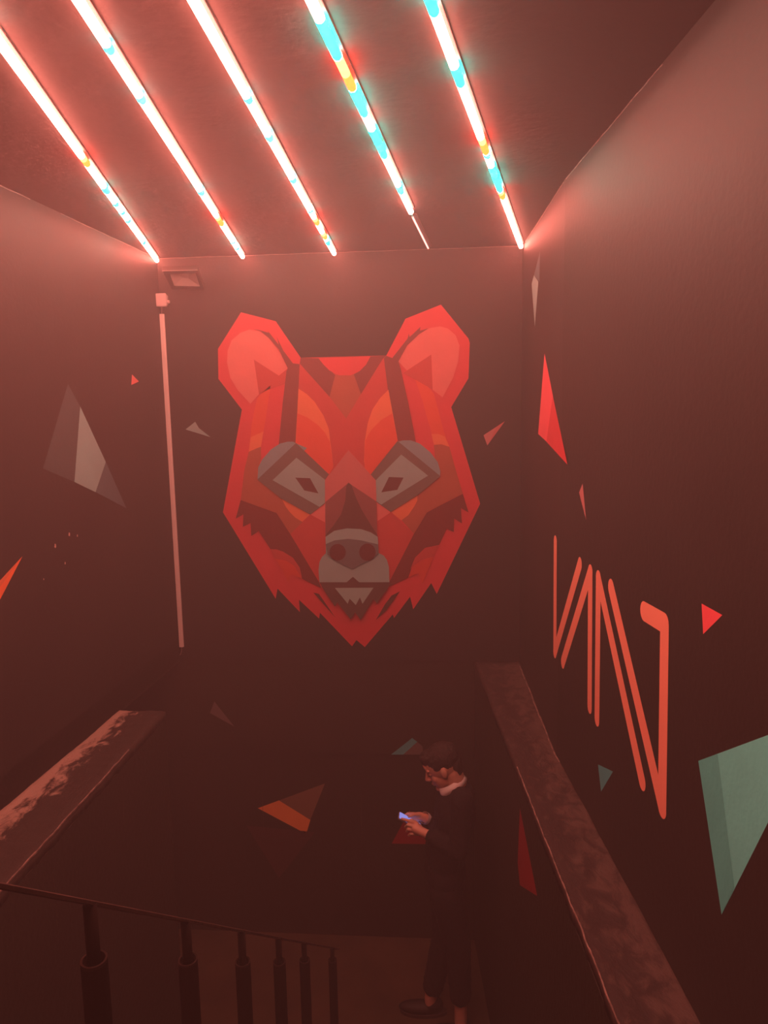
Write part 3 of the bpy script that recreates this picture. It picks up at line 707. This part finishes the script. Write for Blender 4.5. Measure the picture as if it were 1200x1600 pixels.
# trunk
ch = q_(pp(711, 1272, 0))
limb(bm, [(j['neck']+A3(-.01, 0, -.03), .07), (ch, .095)], 18)
ell(bm, ch, (.105, .160, .165)); ell(bm, A3(-.03, 0, 1.16), (.098, .145, .17)); ell(bm, A3(-.03, 0, .97), (.105, .160, .13))
limb(bm, [(j['shr'], .052), (j['neck']+A3(0, 0, -.03), .055), (j['shl'], .052)])
limb(bm, [(j['shl'], .050), (j['ell_'], .039), (j['wrl'], .026)]); limb(bm, [(j['shr'], .050), (j['elr'], .039), (j['wrr'], .026)])
for s, L in legs.items():
    limb(bm, [(L[0], .085), (L[1], .055), (L[2], .038), (Vector((L[2].x, L[2].y, .06)), .036)], 18)
    f = Vector((L[2].x, L[2].y, .045)); ell(bm, f+A3(.06, 0, -.01), (.12, .04, .03)); ell(bm, f+A3(-.02, 0, 0), (.045, .036, .042))
hand_near(bm); hand_far(bm)
body = fuse(bm, 'person', M['skin'], .0040, None, 2); body.location = PO
tag(body, 'person in black sweater and white shirt collar in the stairwell, head bowed', 'person')
def add_child(o): o.parent = body; return o
# hair
bm = bmesh.new(); ell(bm, H(-.022, 0, .056), (.102, .083, .088), HR, 32); ell(bm, H(.050, 0, .102), (.052, .062, .030), HR)
ell(bm, H(-.078, 0, -.002), (.038, .062, .060), HR); ell(bm, H(.072, .0, .082), (.026, .050, .022), HR); ell(bm, H(-.06, 0, -.05), (.035, .05, .035), HR)
for s in (-1, 1): ell(bm, H(.022, s*.066, .048), (.020, .014, .026), HR)
add_child(fuse(bm, 'hair', M['hair'], .004, None, 2, rough=.0045))
# sweater
bm = bmesh.new()
limb(bm, [(j['neck']+A3(-.012, 0, -.035), .085), (ch, .115)], 20)
ell(bm, ch, (.122, .180, .175), None, 28); ell(bm, A3(-.03, 0, 1.16), (.116, .165, .19), None, 28); ell(bm, A3(-.03, 0, 1.02), (.122, .172, .12), None, 28)
limb(bm, [(j['shr'], .066), (j['neck']+A3(-.01, 0, -.045), .066), (j['shl'], .066)])
def cut(a, b, d): v = (b-a).normalized(); return b-v*d
limb(bm, [(j['shl'], .066), (j['ell_'], .054), (cut(j['ell_'], j['wrl'], .030), .040)])
limb(bm, [(j['shr'], .066), (j['elr'], .054), (cut(j['elr'], j['wrr'], .035), .040)])
add_child(fuse(bm, 'sweater', M['sweater'], .007, None, 3, rough=.004))
bm = bmesh.new()
ell(bm, A3(-.03, 0, .95), (.118, .170, .12), None, 24)
for s, L in legs.items():
    e = L[1].lerp(L[2], .80); limb(bm, [(L[0], .098), (L[1], .074), (e, .064)], 20)
add_child(fuse(bm, 'trousers', M['trousers'], .008, None, 3, rough=.004))
for s, L in legs.items():
    f = Vector((L[2].x, L[2].y, .045)); bm = bmesh.new()
    ell(bm, f+A3(.065, 0, -.008), (.135, .050, .037)); ell(bm, f+A3(-.02, 0, .012), (.058, .045, .052))
    for v in bm.verts: v.co.z = max(v.co.z, .012)
    sh = add_child(fuse(bm, 'shoe', M['shoe'], .005, None, 2))
    bm = bmesh.new(); n = 28
    ps = [(f.x-(.045+.145*math.cos(t)), f.y-.051*math.sin(t)*(1+.1*math.cos(t)), .001) for t in [2*math.pi*i/n for i in range(n)]]
    prism(bm, ps, (0, 0, .020)); so = finish(bm, 'shoe_sole', M['sole'], sh)
# shirt collar: a stand and a folded leaf with two points
cc = q_(pp(706.5, 1224.5, 0)); tilt = math.radians(30); CR = Matrix.Rotation(-tilt, 3, 'Y')
bm = bmesh.new(); n = 48; prev = None
for i in range(n+1):
    t = 2*math.pi*(i/n)*.965+.035*math.pi            # gap at the front
    c_, s_ = math.cos(t), math.sin(t); front = max(0, c_)**3
    def P(r, z): return cc + CR @ Vector((-(r+.006)*c_*1.12, -r*s_, z))
    top = .026 - .006*front; bot = -.014 - .034*front
    cur = [bm.verts.new(p) for p in (P(.060, -.02), P(.061, top), P(.0645, top+.003), P(.075+.006*front, bot), P(.0725+.006*front, bot-.001), P(.0625, -.02))]
    if prev:
        for k in range(6): bm.faces.new((prev[k], prev[(k+1) % 6], cur[(k+1) % 6], cur[k]))
    else: bm.faces.new(cur)
    prev = cur
bm.faces.new(prev[::-1]); bmesh.ops.recalc_face_normals(bm, faces=bm.faces)
add_child(finish(bm, 'shirt_collar', M['shirt'], None, True))
for a, b in ((j['elr'], j['wrr']), (j['ell_'], j['wrl'])):
    v = (b-a).normalized(); near_arm = b is j['wrl']
    if near_arm: continue
    bm = bmesh.new(); p0 = b-v*.030; p1 = b+v*.008
    tube(bm, p0, p1, .033, .036, 24, caps=False); tube(bm, p0, p1, .030, .0335, 24, caps=False)
    add_child(finish(bm, 'shirt_cuff', M['shirt'], None, True))
# phone held in both hands, screen towards the face
PHC = q_(pp(640.5, 1282.5, -.008))+PO
n_ = (HO+PO-PHC); n_.y = 0; n_.normalize(); lx = Vector((-n_.z, 0, n_.x)); lx = lx if lx.x < 0 else -lx; ly = Vector((0, 1, 0))
ph = empty('phone', tuple(PHC), 'phone with a glowing bluish screen held in both hands of the person', 'phone')
bm = bmesh.new()
def rr(hw, hl, rad, z):
    out = []
    for cx, cy, a0 in ((hl-rad, hw-rad, 0), (-hl+rad, hw-rad, 90), (-hl+rad, -hw+rad, 180), (hl-rad, -hw+rad, 270)):
        for k in range(5): a = math.radians(a0+k*22.5); out.append(lx*(cx+rad*math.cos(a))+ly*(cy+rad*math.sin(a))+n_*z)
    return out
prism(bm, rr(.036, .074, .009, -.008), n_*.008); bmesh.ops.recalc_face_normals(bm, faces=bm.faces)
finish(bm, 'case', mat('phone_case', (.25, .25, .28), .4, .5), ph)
bm = bmesh.new(); prism(bm, rr(.0325, .070, .006, .0002), n_*.0006)
finish(bm, 'screen', emis('phone_screen_glow', (.35, .36, 1.0), .8), ph)
